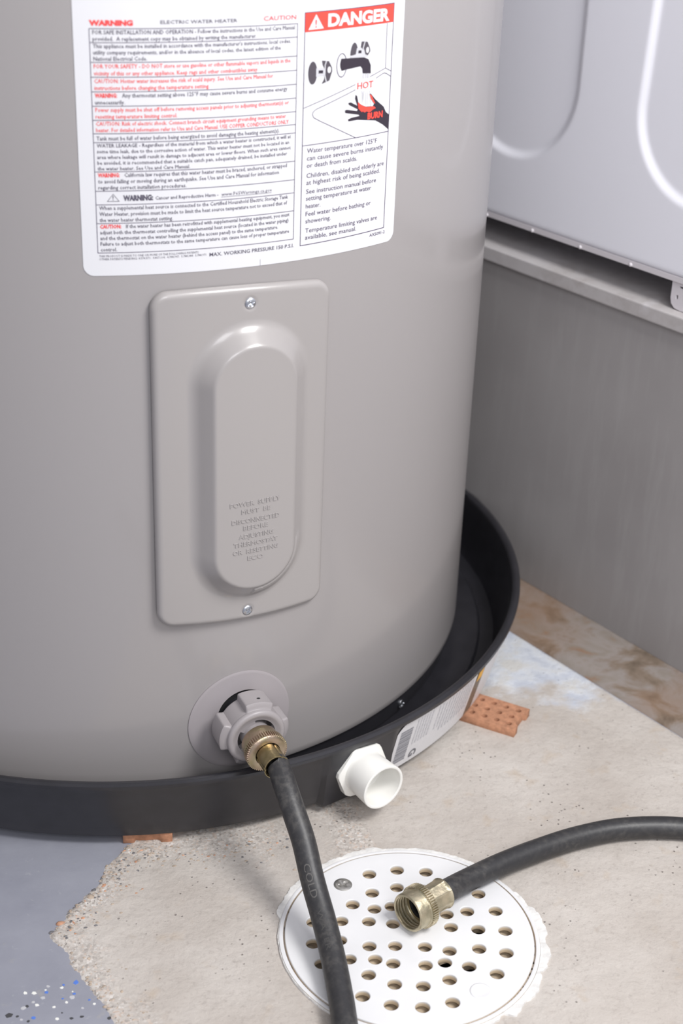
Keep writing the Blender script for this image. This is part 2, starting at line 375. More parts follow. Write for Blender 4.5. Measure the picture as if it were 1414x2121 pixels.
def ph(x, y):
    d = sdist_poly((x, y), PP); p = Vector((x, y, 0))
    edge_left = x < .16 and y < -.2
    d += (noise.noise(p * 130) * .0016 + noise.noise(p * 420) * .0009) if edge_left else 0
    z = -.0016 + .0028 * sst(-.002, .003, d)
    rough = max(0, 1 - abs(d) / .05) if edge_left and y > -.44 else 0
    dr = math.hypot(x - DC.x, y - DC.y)
    z += noise.noise(p * 18) * .0004 + noise.noise(p * 70) * (.00025 + .0007 * rough) + noise.noise(p * 260) * (.00010 + .0007 * rough)
    if rough: z -= .0012 * rough * max(0, noise.noise(p * 160 + Vector((5, 3, 1))))
    if dr < .1: z = z * sst(.072, .1, dr) + .0004 * (1 - sst(.072, .1, dr))
    return z
fx = lin(-.07, .46, 236); fy = lin(-.53, -.02, 226)
def okp(x, y): return math.hypot(x - DC.x, y - DC.y) > .0755 and sdist_poly((x, y), PP) > -.006
zc = {}
g = grid(bm, lambda x, y: Vector((x, y, ph(x, y))), fx, fy, ok=okp)
# coarse continuation beyond the frame
cx = lin(-.07, 1.3, 138); cy = lin(-1.6, .3, 191)
grid(bm, lambda x, y: Vector((x, y, -.0016 + .0028 * sst(-.002, .003, sdist_poly((x, y), PP)))), cx, cy,
     ok=lambda x, y: not (-.06 < x < .45 and -.52 < y < -.03) and sdist_poly((x, y), PP) > -.016)
bmesh.ops.delete(bm, geom=[v for v in bm.verts if not v.link_faces], context='VERTS')
gl = bm.verts.layers.float.new('grit')
for v in bm.verts:
    x, y = v.co.x, v.co.y; d_ = sdist_poly((x, y), PP[:7] + [(.12, -.15), (.2, -.6), (.06, -.6)] + PP[-4:]) if x < .2 else 1
    dl = min([math.hypot(x - a, y - b) for a, b in LE] + [1]); e1 = 1 - sst(.002, .028, abs(d_) + .012 * noise.noise(Vector((x * 60, y * 60, 2))))
    e2 = (1 - sst(.0, .030, abs(y + .300) + .02 * noise.noise(Vector((x * 40, y * 40, 7))))) * (1 - sst(.07, .14, x)) if x > 0 else 0
    v[gl] = max(0, min(1, max(e1 if x < .16 and y > -.47 else 0, e2) * .9 + .15 * noise.noise(Vector((x * 120, y * 120, 4)))))
patch = build('concrete_patch', bm, M_conc, floor, smooth=True)
patch['label'] = 'tan rough concrete patch around the drain'
# paint chips scattered in the slab's corner
chips = {M_dotb: [(760, 752, 28), (480, 842, 20), (722, 868, 16), (612, 912, 12), (845, 935, 12), (333, 1086, 20), (645, 775, 12)],
         M_dotw: [(293, 842, 20), (372, 845, 22), (625, 803, 18), (378, 965, 20), (640, 950, 16), (882, 975, 14), (530, 1105, 20), (478, 820, 12), (525, 990, 14), (712, 845, 10)],
         M_dotg: [(440, 895, 22), (255, 990, 26), (350, 935, 18), (505, 785, 18), (700, 900, 26), (770, 1010, 14), (225, 1100, 14)],
         M_dotk: [(125, 1055, 30), (292, 972, 18), (195, 1068, 14), (658, 1107, 16), (748, 1095, 18), (985, 1120, 20), (280, 1118, 14), (585, 1050, 8)]}
CH = {'a': (-.0776, -.4432)}
def chip_xy(u, v):    # place in the slab corner: measured grid in metres
    x = -.0845 + u * .0000640 + (v - 700) * .0000106; y = -.4085 - (v - 700) * .0000800 - u * .0000050
    return x, y
for m_, ls in chips.items():
    for (u, v, sz) in ls:
        x, y = chip_xy(u, v); r = sz * .000070; bm = bmesh.new(); n = R_.choice((5, 6, 7)); a0 = R_.random() * 6
        rr = [r * (1 + R_.uniform(-.3, .2)) for _ in range(n)]
        b0 = [bm.verts.new((x + rr[k] * cos(a0 + 2 * pi * k / n), y + rr[k] * .85 * sin(a0 + 2 * pi * k / n), 0)) for k in range(n)]
        b1 = [bm.verts.new((x + (v_.co.x - x) * .9, y + (v_.co.y - y) * .9, .00025)) for v_ in b0]
        bm.faces.new(b1)
        for k in range(n): bm.faces.new((b0[k], b0[(k + 1) % n], b1[(k + 1) % n], b1[k]))
        fixn(bm); build('paint_chip', bm, m_, floor)
# pebbles laid bare along the broken edge: loose aggregate
def pebble(bm, x, y, r, z=0.0):
    n, mrings = 8, 3; a0 = R_.random() * 6; sx, sy, sz = r * R_.uniform(.8, 1.3), r * R_.uniform(.6, 1), r * R_.uniform(.35, .6)
    top = bm.verts.new((x, y, z + sz)); prev = None
    for i in range(1, mrings + 1):
        th = pi / 2 * i / mrings
        ring = [bm.verts.new((x + sx * sin(th) * cos(2 * pi * k / n + a0) * R_.uniform(.88, 1.1), y + sy * sin(th) * sin(2 * pi * k / n + a0) * R_.uniform(.88, 1.1), z + sz * cos(th))) for k in range(n)]
        for k in range(n):
            if prev is None: bm.faces.new((top, ring[k], ring[(k + 1) % n]))
            else: bm.faces.new((prev[k], ring[k], ring[(k + 1) % n], prev[(k + 1) % n]))
        prev = ring
groups = [(M_st1, 420), (M_st2, 150), (M_st3, 70)]
segL = [((0, -.302), (.05, -.306)), ((.05, -.306), (.10, -.300))] + list(zip(LE[:5], LE[1:5])) + [((-.0318, -.4151), (-.0514, -.3751)), ((-.0149, -.4515), (-.0318, -.4151))]
for mi, (m_, cnt) in enumerate(groups):
    bm = bmesh.new()
    for k in range(cnt):
        (a, b) = R_.choice(segL[:6] if mi else segL); t = R_.random(); x = a[0] + (b[0] - a[0]) * t; y = a[1] + (b[1] - a[1]) * t
        off = abs(R_.gauss(0, .014)) + .0008; x += off * R_.uniform(.6, 1); y -= off * R_.uniform(-.1, .6) + (abs(R_.gauss(0, .007)) if a[0] >= 0 else 0)
        pebble(bm, x, y, R_.choice((.00025, .00035, .0005, .0007, .0010)) * R_.uniform(.8, 1.3), ph(x, y) - .0001)
    build(['tan_aggregate', 'dark_aggregate', 'orange_aggregate'][mi], bm, m_, floor, smooth=True, kind='stuff')
# bigger bare stones, one by one
for (x, y, r, m_) in [(-.0255, -.3455, .0032, M_st1), (-.0232, -.3392, .0022, M_st2), (-.0335, -.3640, .0018, M_st2), (-.0250, -.3632, .0020, M_st2), (-.0235, -.3690, .0017, M_st2),
                      (-.0010, -.3185, .0018, M_st2), (-.0040, -.3215, .0016, M_st2), (-.0440, -.3665, .0030, M_st3), (-.0195, -.3985, .0018, M_st3), (-.0492, -.3735, .0016, M_st2), (.0050, -.3110, .0018, M_st3), (-.0265, -.3975 + .052, .0014, M_st2), (-.027, -.4195, .0016, M_st1)]:
    bm = bmesh.new(); pebble(bm, x, y, r, .0002); build('stone', bm, m_, floor, smooth=True)
# stone strip at the foot of the platform
bm = bmesh.new()
ts = lin(-1.35, .45, 120)
grid(bm, lambda t, d: W(t, d, .0022 + noise.noise(Vector((t * 30, d * 60, 0))) * .0004 if d > SD + .0001 else -.001), ts, [SD - .0006 - .0001, SD + .0008, SD + .02, SD + .04, WD + .002])
trim = build('trim_1', bm, M_strip, smooth=True, sharp=40, kind='structure')
# walls behind and to the left, outside the frame
bm = bmesh.new(); box(bm, Matrix(), X0, X1, 1.0, 1.06, 0, 2.5); build('wall_back', bm, M_wall, kind='structure')
bm = bmesh.new(); box(bm, Matrix(), X0 - .06, X0, Y0, 1.06, 0, 2.5); build('wall_left', bm, M_wall, kind='structure')

# ================================================================ FLOOR DRAIN
drain = thing('floor_drain', 'round white perforated floor drain cover set in tan concrete', 'drain', (DC.x, DC.y, 0))
MD = Matrix.Translation(DC)
def pol(r, a): return (DC.x * 0 + r * cos(math.radians(a)), r * sin(math.radians(a)))
hl = []
off = (0.0005, 0.0)
for a in (104, 86, 68, 50, 31, 13.5, -4, -22.5, -41, -77, -94.5, -112, -129, -146, -163, 180, 162, 143): hl.append((59.2, a, 4.3))
for k in range(16): hl.append((42.8, 111.5 - 22.5 * k, 4.25))
for b in (7, 103, -166, -81): hl.append((26.8, b, 4.2))
for b in (29, 124, -144, -58): hl.append((30.4, b, 4.2))
for b in (50, 147, -123, -38): hl.append((26.8, b, 4.2))
for b in (38, 127, -142, -58): hl.append((13.4, b, 4.2))
def circ(c, r, n): return [(c[0] + r * cos(2 * pi * i / n), c[1] + r * sin(2 * pi * i / n)) for i in range(n)]
holes = [circ(pol(r / 1000, a), rr / 1000, 26) for r, a, rr in hl]
HO = pol(.0605, -58.5)
me = curve_plate(circ((0, 0), DR, 160), holes, -.0012, .0030, .0005, Matrix.Translation(DC))
grate = keep(link('grate', me, M_grate, drain))
SC = pol(.0592, 123.5)
phillips('screw', (DC.x + SC[0], DC.y + SC[1], .0029), (0.02, 0, 1), .0058, M_steel2, drain, dome=.22, twist=.5, wcut=.17)
bm = bmesh.new(); lathe(bm, [(.0032, 0), (.0031, .0018), (.00305, .0034), (.0036, .0052), (.0036, .0057), (.0033, .0064), (.0028, .0066)], 30, Matrix.Translation((DC.x + HO[0], DC.y + HO[1], 0))); fixn(bm)
keep(build('screw_seat', bm, M_grate, drain, smooth=True))
# drain body under the cover: thin rim, wall and a silted shelf with openings
bm = bmesh.new(); lathe(bm, [(-.02, .0768), (.0024, .0768), (.0028, .0778), (.0024, .0792), (-.003, .0795), (-.02, .0795)], 160, MD, closed=True); fixn(bm)
keep(build('drain_rim', bm, M_grate, drain, smooth=True, sharp=40))
op = [circ((.0205, -.0225), .0075, 24), circ((.0335, -.0280), .0060, 24), circ((.0455, .0025), .0055, 24)]
me = curve_plate(circ((0, 0), .0766, 120), op, -.0085, -.0040, 0, MD); keep(link('silted_shelf', me, M_sed, drain))
bm = bmesh.new(); lathe(bm, [(-.0177, .0794), (-.06, .0794), (-.06, 0)], 60, MD); fixn(bm); keep(build('drain_well', bm, M_dark, drain))
# ragged white sealant around the rim
def sealw(a):
    a = (a + 360) % 360; w_ = .0012
    for c, hw, amp in ((118, 34, .0052), (142, 22, .0050), (62, 30, .0038), (98, 20, .0034), (-8 + 360, 24, .0062), (14, 10, .0030), (-44 + 360, 17, .0062), (-75 + 360, 16, .0048)):
        d = abs((a - c + 180) % 360 - 180)
        w_ = max(w_, amp * (1 - sst(hw * .7, hw, d)))
    w_ *= 1 + .55 * noise.noise(Vector((a * .13, 3, 0))) + .16 * noise.noise(Vector((a * .45, 8, 0))) + .08 * noise.noise(Vector((a * 1.7, 5, 0)))
    return max(.0003, w_ - .0006)
bm = bmesh.new(); n = 540
rows = []
for k in range(n):
    a = 360 * k / n; wv = sealw(a); ca, sa = cos(math.radians(a)), sin(math.radians(a)); rr = [.0790, .0794, .0794 + wv * .5, .0794 + wv * .88, .0794 + wv]
    zz = [-.002, .0019, .0021 + noise.noise(Vector((a * .5, 1, 0))) * .0006, .0019 + noise.noise(Vector((a * .8, 9, 0))) * .0005, -.0012]
    rows.append([bm.verts.new((DC.x + r * ca, DC.y + r * sa, z)) for r, z in zip(rr, zz)])
for k in range(n):
    for j in range(4): bm.faces.new((rows[k][j], rows[(k + 1) % n][j], rows[(k + 1) % n][j + 1], rows[k][j + 1]))
fixn(bm); keep(build('sealant_ring', bm, M_seal, drain, smooth=True, sharp=50))

# ================================================================ WATER HEATER
heater = thing('water_heater', 'tall grey cylindrical electric water heater standing in a black drain pan', 'water heater', (0, 0, .0132))
bm = bmesh.new()
prof = [(.0330, .274), (.0326, .2780), (.0328, .2792), (.0338, .28), (.0380, .28), (.20, .28), (.40, .28), (.60, .28), (.80, .28), (1.20, .28), (1.215, .2815), (1.225, .2815), (1.232, .276), (1.245, .20), (1.25, 0)]
lathe(bm, prof, 512); fixn(bm); keep(build('jacket', bm, M_tank, heater, smooth=True, sharp=40))
bm = bmesh.new(); lathe(bm, [(.0132, 0), (.0132, .2700), (.0150, .2745), (.0240, .2765), (.0330, .2770), (.0335, .25)], 360); fixn(bm)
keep(build('base_ring', bm, M_pan, heater, smooth=True, sharp=40))
a_ = .2293 / RT; phillips('screw', (.2772 * sin(a_), -.2772 * cos(a_), .0225), (sin(a_), -cos(a_), .1), .0032, M_steel, heater)

# ---- access panel
PANEL = dict(s0=.0222, s1=.1330, zb=.1535, zt=.3715)
def stad(s, z, cs=.0802, cz=.2597, hs=.054):
    return math.hypot(s - cs, max(0, abs(z - cz) - hs))
def prr(s, z, s0, s1, z0, z1, r):   # distance inside a rounded rectangle
    qx = abs(s - (s0 + s1) / 2) - ((s1 - s0) / 2 - r); qz = abs(z - (z0 + z1) / 2) - ((z1 - z0) / 2 - r)
    return -(math.hypot(max(qx, 0), max(qz, 0)) + min(max(qx, qz), 0) - r)
def ztop(s): return .3712 - (s - .0222) / .111 * .0037 + .0022 * (1 - ((s - .0777) / .0555) ** 2)
def zbot(s): return .1568 - (s - .0222) / .111 * .0044 - .0022 * (1 - ((s - .0777) / .0555) ** 2)
def panel_h(s, z):
    zt, zb_ = ztop(s), zbot(s); zz = (z - zb_) / (zt - zb_) * .216
    d = prr(s, zz, .0222, .1332, 0, .216, .010)
    lift = .0008 + .0022 * (1 - (s - .0222) / .111) * (1 - .6 * zz / .216)
    dd = max(0, min(1, d / .0042)); h = lift + .0036 * math.sqrt(1 - (1 - dd) ** 2)
    r = stad(s, z); k = min(1, max(0, (.0385 - r) / (.0385 - .0235)))
    a1, a2 = .48, .15      # straight flank, rounded foot and shoulder
    g_ = (k * k / (2 * a1)) if k < a1 else (k - a1 / 2 if k < 1 - a2 else 1 - a1 / 2 - a2 / 2 - (1 - k) ** 2 / (2 * a2) + 0)
    h += .0098 * g_ / (1 - a1 / 2 - a2 / 2)
    # raised crescent ledge low on the right-hand wall of the boss
    if s > .0802 and z < .212:
        h += .0012 * sst(.0265, .0275, r) * (1 - sst(.0315, .0325, r)) * sst(.212, .206, z)
    # shallow seats round the two screws
    for (cs, cz) in ((.0797, .3613), (.0790, .1594)):
        q = math.hypot(s - cs, z - cz); h -= .0007 * (1 - sst(.0025, .0052, q))
    return h, d
bm = bmesh.new(); us = lin(0, 1, 150); vs = lin(0, 1, 290)
def panel_pt(u, v):
    # rounded-rectangle shaped grid: rows pulled in near the corners
    vv = v * .216; r = .010
    e = min(vv, .216 - vv); ins = r - math.sqrt(max(0, r * r - (r - e) ** 2)) if e < r else 0
    s = .0222 + ins + u * (.111 - 2 * ins); z = zbot(s) + v * (ztop(s) - zbot(s))
    h, d = panel_h(s, z); return C(s, z, h)
us = [0] + [.5 - .5 * cos(pi * (i / 149)) * 1.0 if False else i / 149 for i in range(1, 149)] + [1]
us = sorted(set(us + [.002, .005, .009, .013, .018, .023, .028, .972, .977, .982, .987, .991, .995, .998])); vs = sorted(set(vs + [.0008, .002, .004, .006, .994, .996, .998, .9992]))
g = grid(bm, panel_pt, us, vs)
# skirt back towards the jacket
bd = [g[i][0] for i in range(len(us))] + [g[-1][j] for j in range(1, len(vs))] + [g[i][-1] for i in range(len(us) - 2, -1, -1)] + [g[0][j] for j in range(len(vs) - 2, 0, -1)]
sk = [bm.verts.new(Vector((v.co.x, v.co.y, 0)).normalized() * (math.hypot(v.co.x, v.co.y) - .0006) + Vector((0, 0, v.co.z))) for v in bd]
for k in range(len(bd)): bm.faces.new((bd[k], bd[(k + 1) % len(bd)], sk[(k + 1) % len(bd)], sk[k]))
fixn(bm); panel = keep(build('access_panel', bm, M_plate, heater, smooth=True, sharp=60))
panel['label'] = 'grey access panel with raised oblong boss'
for (cs, cz, tw) in ((.0797, .3613, .5), (.0790, .1594, 1.0)):
    hh = panel_h(cs, cz)[0]; phillips('screw', C(cs, cz, hh + .0002), C(cs, cz, 1) - C(cs, cz, 0), .0033, M_steel, panel, twist=tw)
acc = ([], [])
rowsP = [('POWER SUPPLY', 64.0, 95.4, .2385), ('MUST BE', 71.0, 88.9, .2333), ('DISCONNECTED', 65.1, 94.8, .2271), ('BEFORE', 72.1, 87.6, .2222),
         ('ADJUSTING', 69.4, 91.2, .2166), ('THERMOSTAT', 66.2, 93.8, .2114), ('OR RESETTING', 65.8, 94.2, .2062), ('ECO', 74.8, 84.8, .2012)]
for t_, a, b, z in rowsP:
    put_text(acc, t_.replace(' ', '  '), a / 1000, z, .0040, (b - a) / 1000, extrude=.0003, res=2, bevel=.00012,
             f=lambda s, z_, dz: C(s, z_, panel_h(s, z_)[0] + .0000 + dz))
acc_obj('embossed_lettering', acc, M_plate, panel)

# ---- warning label
def in_label(s, z): return True
L0, L1, LZ0, LZ1 = -.0128, .1846, .3814, .60
label = None
bm = bmesh.new(); r = .006
def lab_pt(u, v, h):
    e = min(v * (LZ1 - LZ0), (1 - v) * (LZ1 - LZ0)); ins = r - math.sqrt(max(0, r * r - (r - e) ** 2)) if e < r else 0
    return C(L0 + ins + u * (L1 - L0 - 2 * ins), LZ0 + v * (LZ1 - LZ0), h)
vl = sorted(set(lin(0, 1, 12) + [.0005, .0015, .003, .006, .010, .015, .02, .026])); ul = lin(0, 1, 110)
g = grid(bm, lambda u, v: lab_pt(u, v, .0003), ul, vl)
bd = [g[i][0] for i in range(len(ul))] + [g[-1][j] for j in range(1, len(vl))] + [g[i][-1] for i in range(len(ul) - 2, -1, -1)] + [g[0][j] for j in range(len(vl) - 2, 0, -1)]
sk = [bm.verts.new(v.co - Vector((v.co.x, v.co.y, 0)).normalized() * .0004) for v in bd]
for k in range(len(bd)): bm.faces.new((bd[k], bd[(k + 1) % len(bd)], sk[(k + 1) % len(bd)], sk[k]))
fixn(bm); label = keep(build('warning_label', bm, M_label, heater, smooth=True, sharp=50)); label['label'] = 'white warning label printed in black and red'
# left column of boxed notices
bx0, bx1 = -.0046, .1082
zr = [.5125, .5056, .4957, .4882, .4808, .4734, .4661, .4591, .4545, .4389, .4285, .4211, .4108, .3944]
A = ([], [])
for z in zr: line_print(A, [(bx0, z), (bx1, z)], .00032)
for x in (bx0, bx1): line_print(A, [(x, zr[0]), (x, zr[-1])], .00032)
# danger frame
dx0, dx1 = .1128, .1755
line_print(A, [(dx0, .5178), (dx1, .5188), (dx1, .3908), (dx0, .3898)], .0004, closed=True)
line_print(A, [(dx0, .4468), (dx1, .4478)], .00035)
acc_obj('ruled_lines', A, M_ink, label)
K = 'K'; RD = 'R'
cells = [
 [[('K', 'FOR SAFE INSTALLATION AND OPERATION - Follow the instructions in the Use and Care Manual')], .995, [('K', 'provided.  A replacement copy may be obtained by writing the manufacturer.')], .79],
 [[('K', "This appliance must be installed in accordance with the manufacturer's instructions, local codes,")], .975, [('K', 'utility company requirements, and/or in the absence of local codes, the latest edition of the')], .92, [('K', 'National Electrical Code.')], .25],
 [[('R', 'FOR YOUR SAFETY - DO NOT store or use gasoline or other flammable vapors and liquids in the')], .975, [('R', 'vicinity of this or any other appliance. Keep rags and other combustibles away.')], .80],
 [[('R', 'CAUTION: Hotter water increases the risk of scald injury. See Use and Care Manual for')], .88, [('R', 'instructions before changing the temperature setting.')], .55],
 [[('R', 'WARNING:'), ('K', 'Any thermostat setting above 125°F may cause severe burns and consume energy')], .96, [('K', 'unnecessarily.')], .14],
 [[('R', 'Power supply must be shut off before removing access panels prior to adjusting thermostat(s) or')], .97, [('R', 'resetting temperature limiting control.')], .39],
 [[('R', 'CAUTION: Risk of electric shock. Connect branch circuit equipment grounding means to water')], .955, [('R', 'heater. For detailed information refer to Use and Care Manual. USE COPPER CONDUCTORS ONLY.')], .975],
 [[('K', 'Tank must be full of water before being energized to avoid damaging the heating element(s).')], .92],
 [[('K', 'WATER LEAKAGE - Regardless of the material from which a water heater is constructed, it will at')], .985, [('K', 'some time leak, due to the corrosive action of water. This water heater must not be located in an')], .975, [('K', 'area where leakage will result in damage to adjacent area or lower floors. When such area cannot')], .985, [('K', 'be avoided, it is recommended that a suitable catch pan, adequately drained, be installed under')], .965, [('K', 'the water heater. See Use and Care Manual.')], .45],
 [[('R', 'WARNING:'), ('K', 'California law requires that this water heater must be braced, anchored, or strapped')], .965, [('K', 'to avoid falling or moving during an earthquake. See Use and Care Manual for information')], .92, [('K', 'regarding correct installation procedures.')], .43],
 None,
 [[('K', 'When a supplemental heat source is connected to the Certified Household Electric Storage Tank')], .975, [('K', 'Water Heater, provision must be made to limit the heat source temperature not to exceed that of')], .97, [('K', 'the water heater thermostat setting.')], .36],
 [[('R', 'CAUTION:'), ('K', 'If the water heater has been retrofitted with supplemental heating equipment, you must')], .985, [('K', 'adjust both the thermostat controlling the supplemental heat source (located in the water piping)')], .98, [('K', 'and the thermostat on the water heater (behind the access panel) to the same temperature.')], .92, [('K', 'Failure to adjust both thermostats to the same temperature can cause loss of proper temperature')], .985, [('K', 'control.')], .08]]
TK = ([], []); TR = ([], [])
full = bx1 - bx0 - .0028
for i, cell in enumerate(cells):
    if not cell: continue
    nl = len(cell) // 2; top, bot = zr[i], zr[i + 1]; pitch = (top - bot - .0004) / nl
    for j in range(nl):
        parts, frac = cell[2 * j], cell[2 * j + 1]; zb_ = top - .0003 - pitch * (j + .76); x = bx0 + .0016; wtot = full * frac
        size = min(.0031, pitch * .92)
        if len(parts) == 1: put_text(TK if parts[0][0] == 'K' else TR, parts[0][1], x, zb_, size, wtot, bold=.00003, h=.00045, res=1)
        else:
            w1 = .0115; put_text(TR, parts[0][1], x, zb_, size, w1, bold=.00012, h=.00045, res=1)
            put_text(TK, parts[1][1], x + w1 + .0025, zb_, size, wtot - w1 - .0025, bold=.00003, h=.00045, res=1)
put_text(TR, 'WARNING', -.0046, .5141, .0036, .0223, bold=.00022, h=.00045)
put_text(TR, 'CAUTION', .0880, .5149, .0032, .0192, bold=.00002, h=.00045)
put_text(TK, 'ELECTRIC WATER HEATER', .0318, .5148, .0025, .0412, bold=.00002, h=.00045, res=1)
put_text(TK, 'THIS PRODUCT IS MADE TO ONE OR MORE OF THE FOLLOWING PATENTS:', -.0040, .3920, .0017, .0550, h=.00045, res=1)
put_text(TK, 'OTHER PATENTS PENDING: 4,574,571;  4,867,114;  4,788,947;  5,788,384;  5,788,971', -.0040, .3903, .0017, .0590, h=.00045, res=1)
put_text(TK, 'MAX. WORKING PRESSURE 150 P.S.I.', .0570, .3897, .0029, .0515, bold=.00003, h=.00045)
put_text(TK, 'WARNING:', .0100, .4232, .0040, .0160, bold=.00022, h=.00045)
put_text(TK, 'Cancer and Reproductive Harm - ', .0272, .4233, .0027, .0350, bold=.00003, h=.00045, res=1)
put_text(TK, 'www.P65Warnings.ca.gov', .0640, .4233, .0027, .0300, h=.00045, res=1)
line_print(TK, [(.0640, .4227), (.0938, .4227)], .0002)
line_print(TK, [(.0015, .4229), (.0078, .4229), (.00465, .4268)], .00025, closed=True)
put_text(TK, '!', .0043, .4235, .0035, bold=.00005, h=.00045)
line_print(TK, [(.0873, .3814), (.0873, .3850)], .00012)
acc_obj('notice_lettering', TK, M_text, label, kind='stuff'); acc_obj('red_notice_lettering', TR, M_redtext, label, kind='stuff')
# right column text
TD = ([], [])
rowsR = [('Water temperature over 125°F', 166.4, 442.1, 443.3), ('can cause severe burns instantly', 171.8, 438.1, 439), ('or death from scalds.', 151.3, 434.1, 434.8), ('Children, disabled and elderly are', 172.9, 428.3, 429.2),
         ('at highest risk of being scalded.', 169.8, 424.3, 425.3), ('See instruction manual before', 167.1, 419.2, 420.2), ('setting temperature at water', 163.4, 415.3, 416.2), ('heater.', 125.9, 411.2, 411.4),
         ('Feel water before bathing or', 163.6, 406.5, 407.2), ('showering.', 133.4, 402.5, 402.8), ('Temperature limiting valves are', 169.3, 396.8, 397.5), ('available, see manual.', 152.7, 392.9, 393.4)]
for t_, xr_, za, zb_ in rowsR: put_text(TD, t_, .1160, (za + zb_) / 2000 - .0002, .0037, xr_ / 1000 - .1160, h=.00045)
put_text(TD, 'AX5091-2', .1637, .3872, .0026, .0128, h=.00045)
acc_obj('danger_lettering', TD, M_ink, label)
# red banner
B = ([], []); n = 28
for i in range(n + 1):
    s = dx0 + (dx1 - dx0) * i / n; t = i / n
    B[0].extend([C(s, .5077 + .0010 * t, .00040), C(s, .5178 + .0010 * t, .00040)])
for i in range(n): B[1].append((2 * i, 2 * i + 2, 2 * i + 3, 2 * i + 1))
acc_obj('danger_banner', B, M_red, label)
Wt = ([], [])
put_text(Wt, 'DANGER', .1275, .5101, .0089, .0445, bold=.00042, h=.00055, res=4)
tri = ([], []); poly_print(tri, [(.1149, .5088), (.1248, .5091), (.1197, .5168)], .00055); acc_obj('warning_triangle', tri, M_label, label)
put_text(pk0 := ([], []), '!', .1192, .5099, .0058, bold=.0001, h=.0007); acc_obj('exclamation_mark', pk0, M_redtext, label)
TW = ([], [])
# pictogram of taps, spout and hand (millimetres on the label)
pk = ([], []); pr = ([], []); pg = ([], []); pd = ([], [])
mmv = lambda l: [(a / 1000, b / 1000) for a, b in l]
poly_print(pk, mmv([(137.29, 492.17), (153.59, 491.48), (157.0, 490.2), (158.88, 486.88), (159.15, 482.24), (153.07, 482.84), (152.59, 485.55), (151.2, 486.88), (140.36, 485.94), (137.89, 485.53), (136.9, 487.3), (136.61, 489.37)]), .00046)
poly_print(pk, mmv([(148.4, 471.47), (149.55, 470.76), (150.59, 467.21), (153.0, 465.47), (156.45, 464.1), (161.98, 463.71), (162.93, 465.34), (161.37, 468.0), (158.8, 470.76), (159.81, 471.04), (163.86, 467.22), (170.61, 462.43), (172.67, 459.16), (175.55, 457.28), (175.5, 448.89), (170.56, 452.36), (164.6, 455.39), (150.76, 457.39), (143.9, 457.32), (143.53, 458.35), (146.08, 459.06), (151.99, 459.39), (151.28, 460.22), (141.43, 462.18), (141.05, 463.55), (142.31, 463.91), (149.85, 462.36), (150.46, 463.28), (143.79, 466.46), (143.42, 467.47), (145.02, 467.7), (150.02, 465.3), (148.18, 469.43)]), .00046)
poly_print(pr, mmv([(150.25, 467.25), (153.02, 465.22), (157.15, 463.77), (162.68, 463.63), (164.16, 462.46), (161.4, 461.79), (160.3, 460.9), (158.7, 460.61), (157.2, 461.5), (155.6, 460.9), (154.3, 461.7), (153.22, 461.49), (150.77, 463.74)]), .00060)
poly_print(pr, mmv([(159.0, 470.83), (160.57, 469.82), (161.72, 467.96), (163.65, 465.01), (162.57, 465.38), (161.2, 466.9), (159.96, 468.41)]), .00060)
put_text(pr, 'BURN', .1579, .4569, .0048, .0120, bold=.00022, h=.00062)
put_text(pr, 'HOT', .1495, .4745, .0052, .0118, h=.0006)
acc_obj('red_picture_print', pr, M_red, label)
def tap(dx, dz, clip=False):
    D = lambda l: [(a / 1000 + dx, b / 1000 + dz) for a, b in l]
    if not clip: poly_print(pd, ell((.1184 + dx, .48596 + dz), .0029, .0061), .00046)
    else: poly_print(pd, mmv([(143.48, 493.32), (143.7, 495.6), (144.22, 497.77), (145.1, 499.4), (146.14, 500.08), (147.2, 499.7), (147.86, 498.9), (148.73, 496.93), (147.97, 492.94)]), .00046)
    if not clip:
        poly_print(pg, D([(120.6, 488.3), (123.93, 488.4), (126.0, 487.85), (126.14, 484.04), (123.77, 484.0), (120.6, 483.7)]), .00048)
        poly_print(pk, D([(122.2, 487.1), (125.15, 486.97), (125.15, 485.3), (122.15, 485.45)]), .0005)
        poly_print(pd, D([(124.3, 492.2), (128.96, 491.5), (131.07, 487.92), (131.27, 486.0), (129.52, 481.13), (124.5, 479.7), (126.1, 482.4), (126.14, 484.04), (126.0, 487.85), (124.8, 489.8)]), .0005)
        line_print(pg, D([(127.1, 491.6), (126.4, 489.6), (126.3, 484.2), (127.4, 480.6)]), .0007, h=.00054)
        poly_print(TW, ell((.1292 + dx, .4869 + dz), .0012, .0018, 16), .00056)
    else:
        poly_print(pg, mmv([(148.08, 496.98), (153.3, 496.97), (154.2, 493.9), (156.6, 491.75), (143.54, 492.05), (143.5, 493.0), (147.4, 493.6)]), .00048)
        poly_print(pk, mmv([(149.2, 495.56), (151.5, 495.46), (151.5, 493.92), (149.2, 494.02)]), .0005)
        poly_print(pd, mmv([(151.48, 500.27), (155.79, 499.76), (157.88, 495.89), (158.1, 494.43), (156.34, 492.33), (154.17, 493.11), (153.3, 495.12), (150.9, 497.24)]), .0005)
        line_print(pg, mmv([(153.9, 500.1), (152.6, 496.53), (154.0, 493.08)]), .0007, h=.00054)
        poly_print(TW, ell((.15595, .49528), .00115, .00165, 16), .00056)
tap(0, 0); tap(0, 0, True)
for a, b in ((.1533, .1545), (.1552, .1560), (.1566, .1583)): poly_print(pg, [(a, .4825), (b, .4823), (b - .0002, .4801), (a - .0001, .4800)], .00048)
for l in ([(153.0, 473.3), (153.7, 466.9)], [(154.6, 473.2), (154.3, 467.8)], [(157.3, 472.4), (157.4, 465)], [(159.0, 472.7), (160.2, 464.2)], [(156.0, 472.0), (156.3, 464.9)], [(153.8, 472.5), (154, 468.8)]): line_print(pg, mmv(l), .00030, h=.00048)
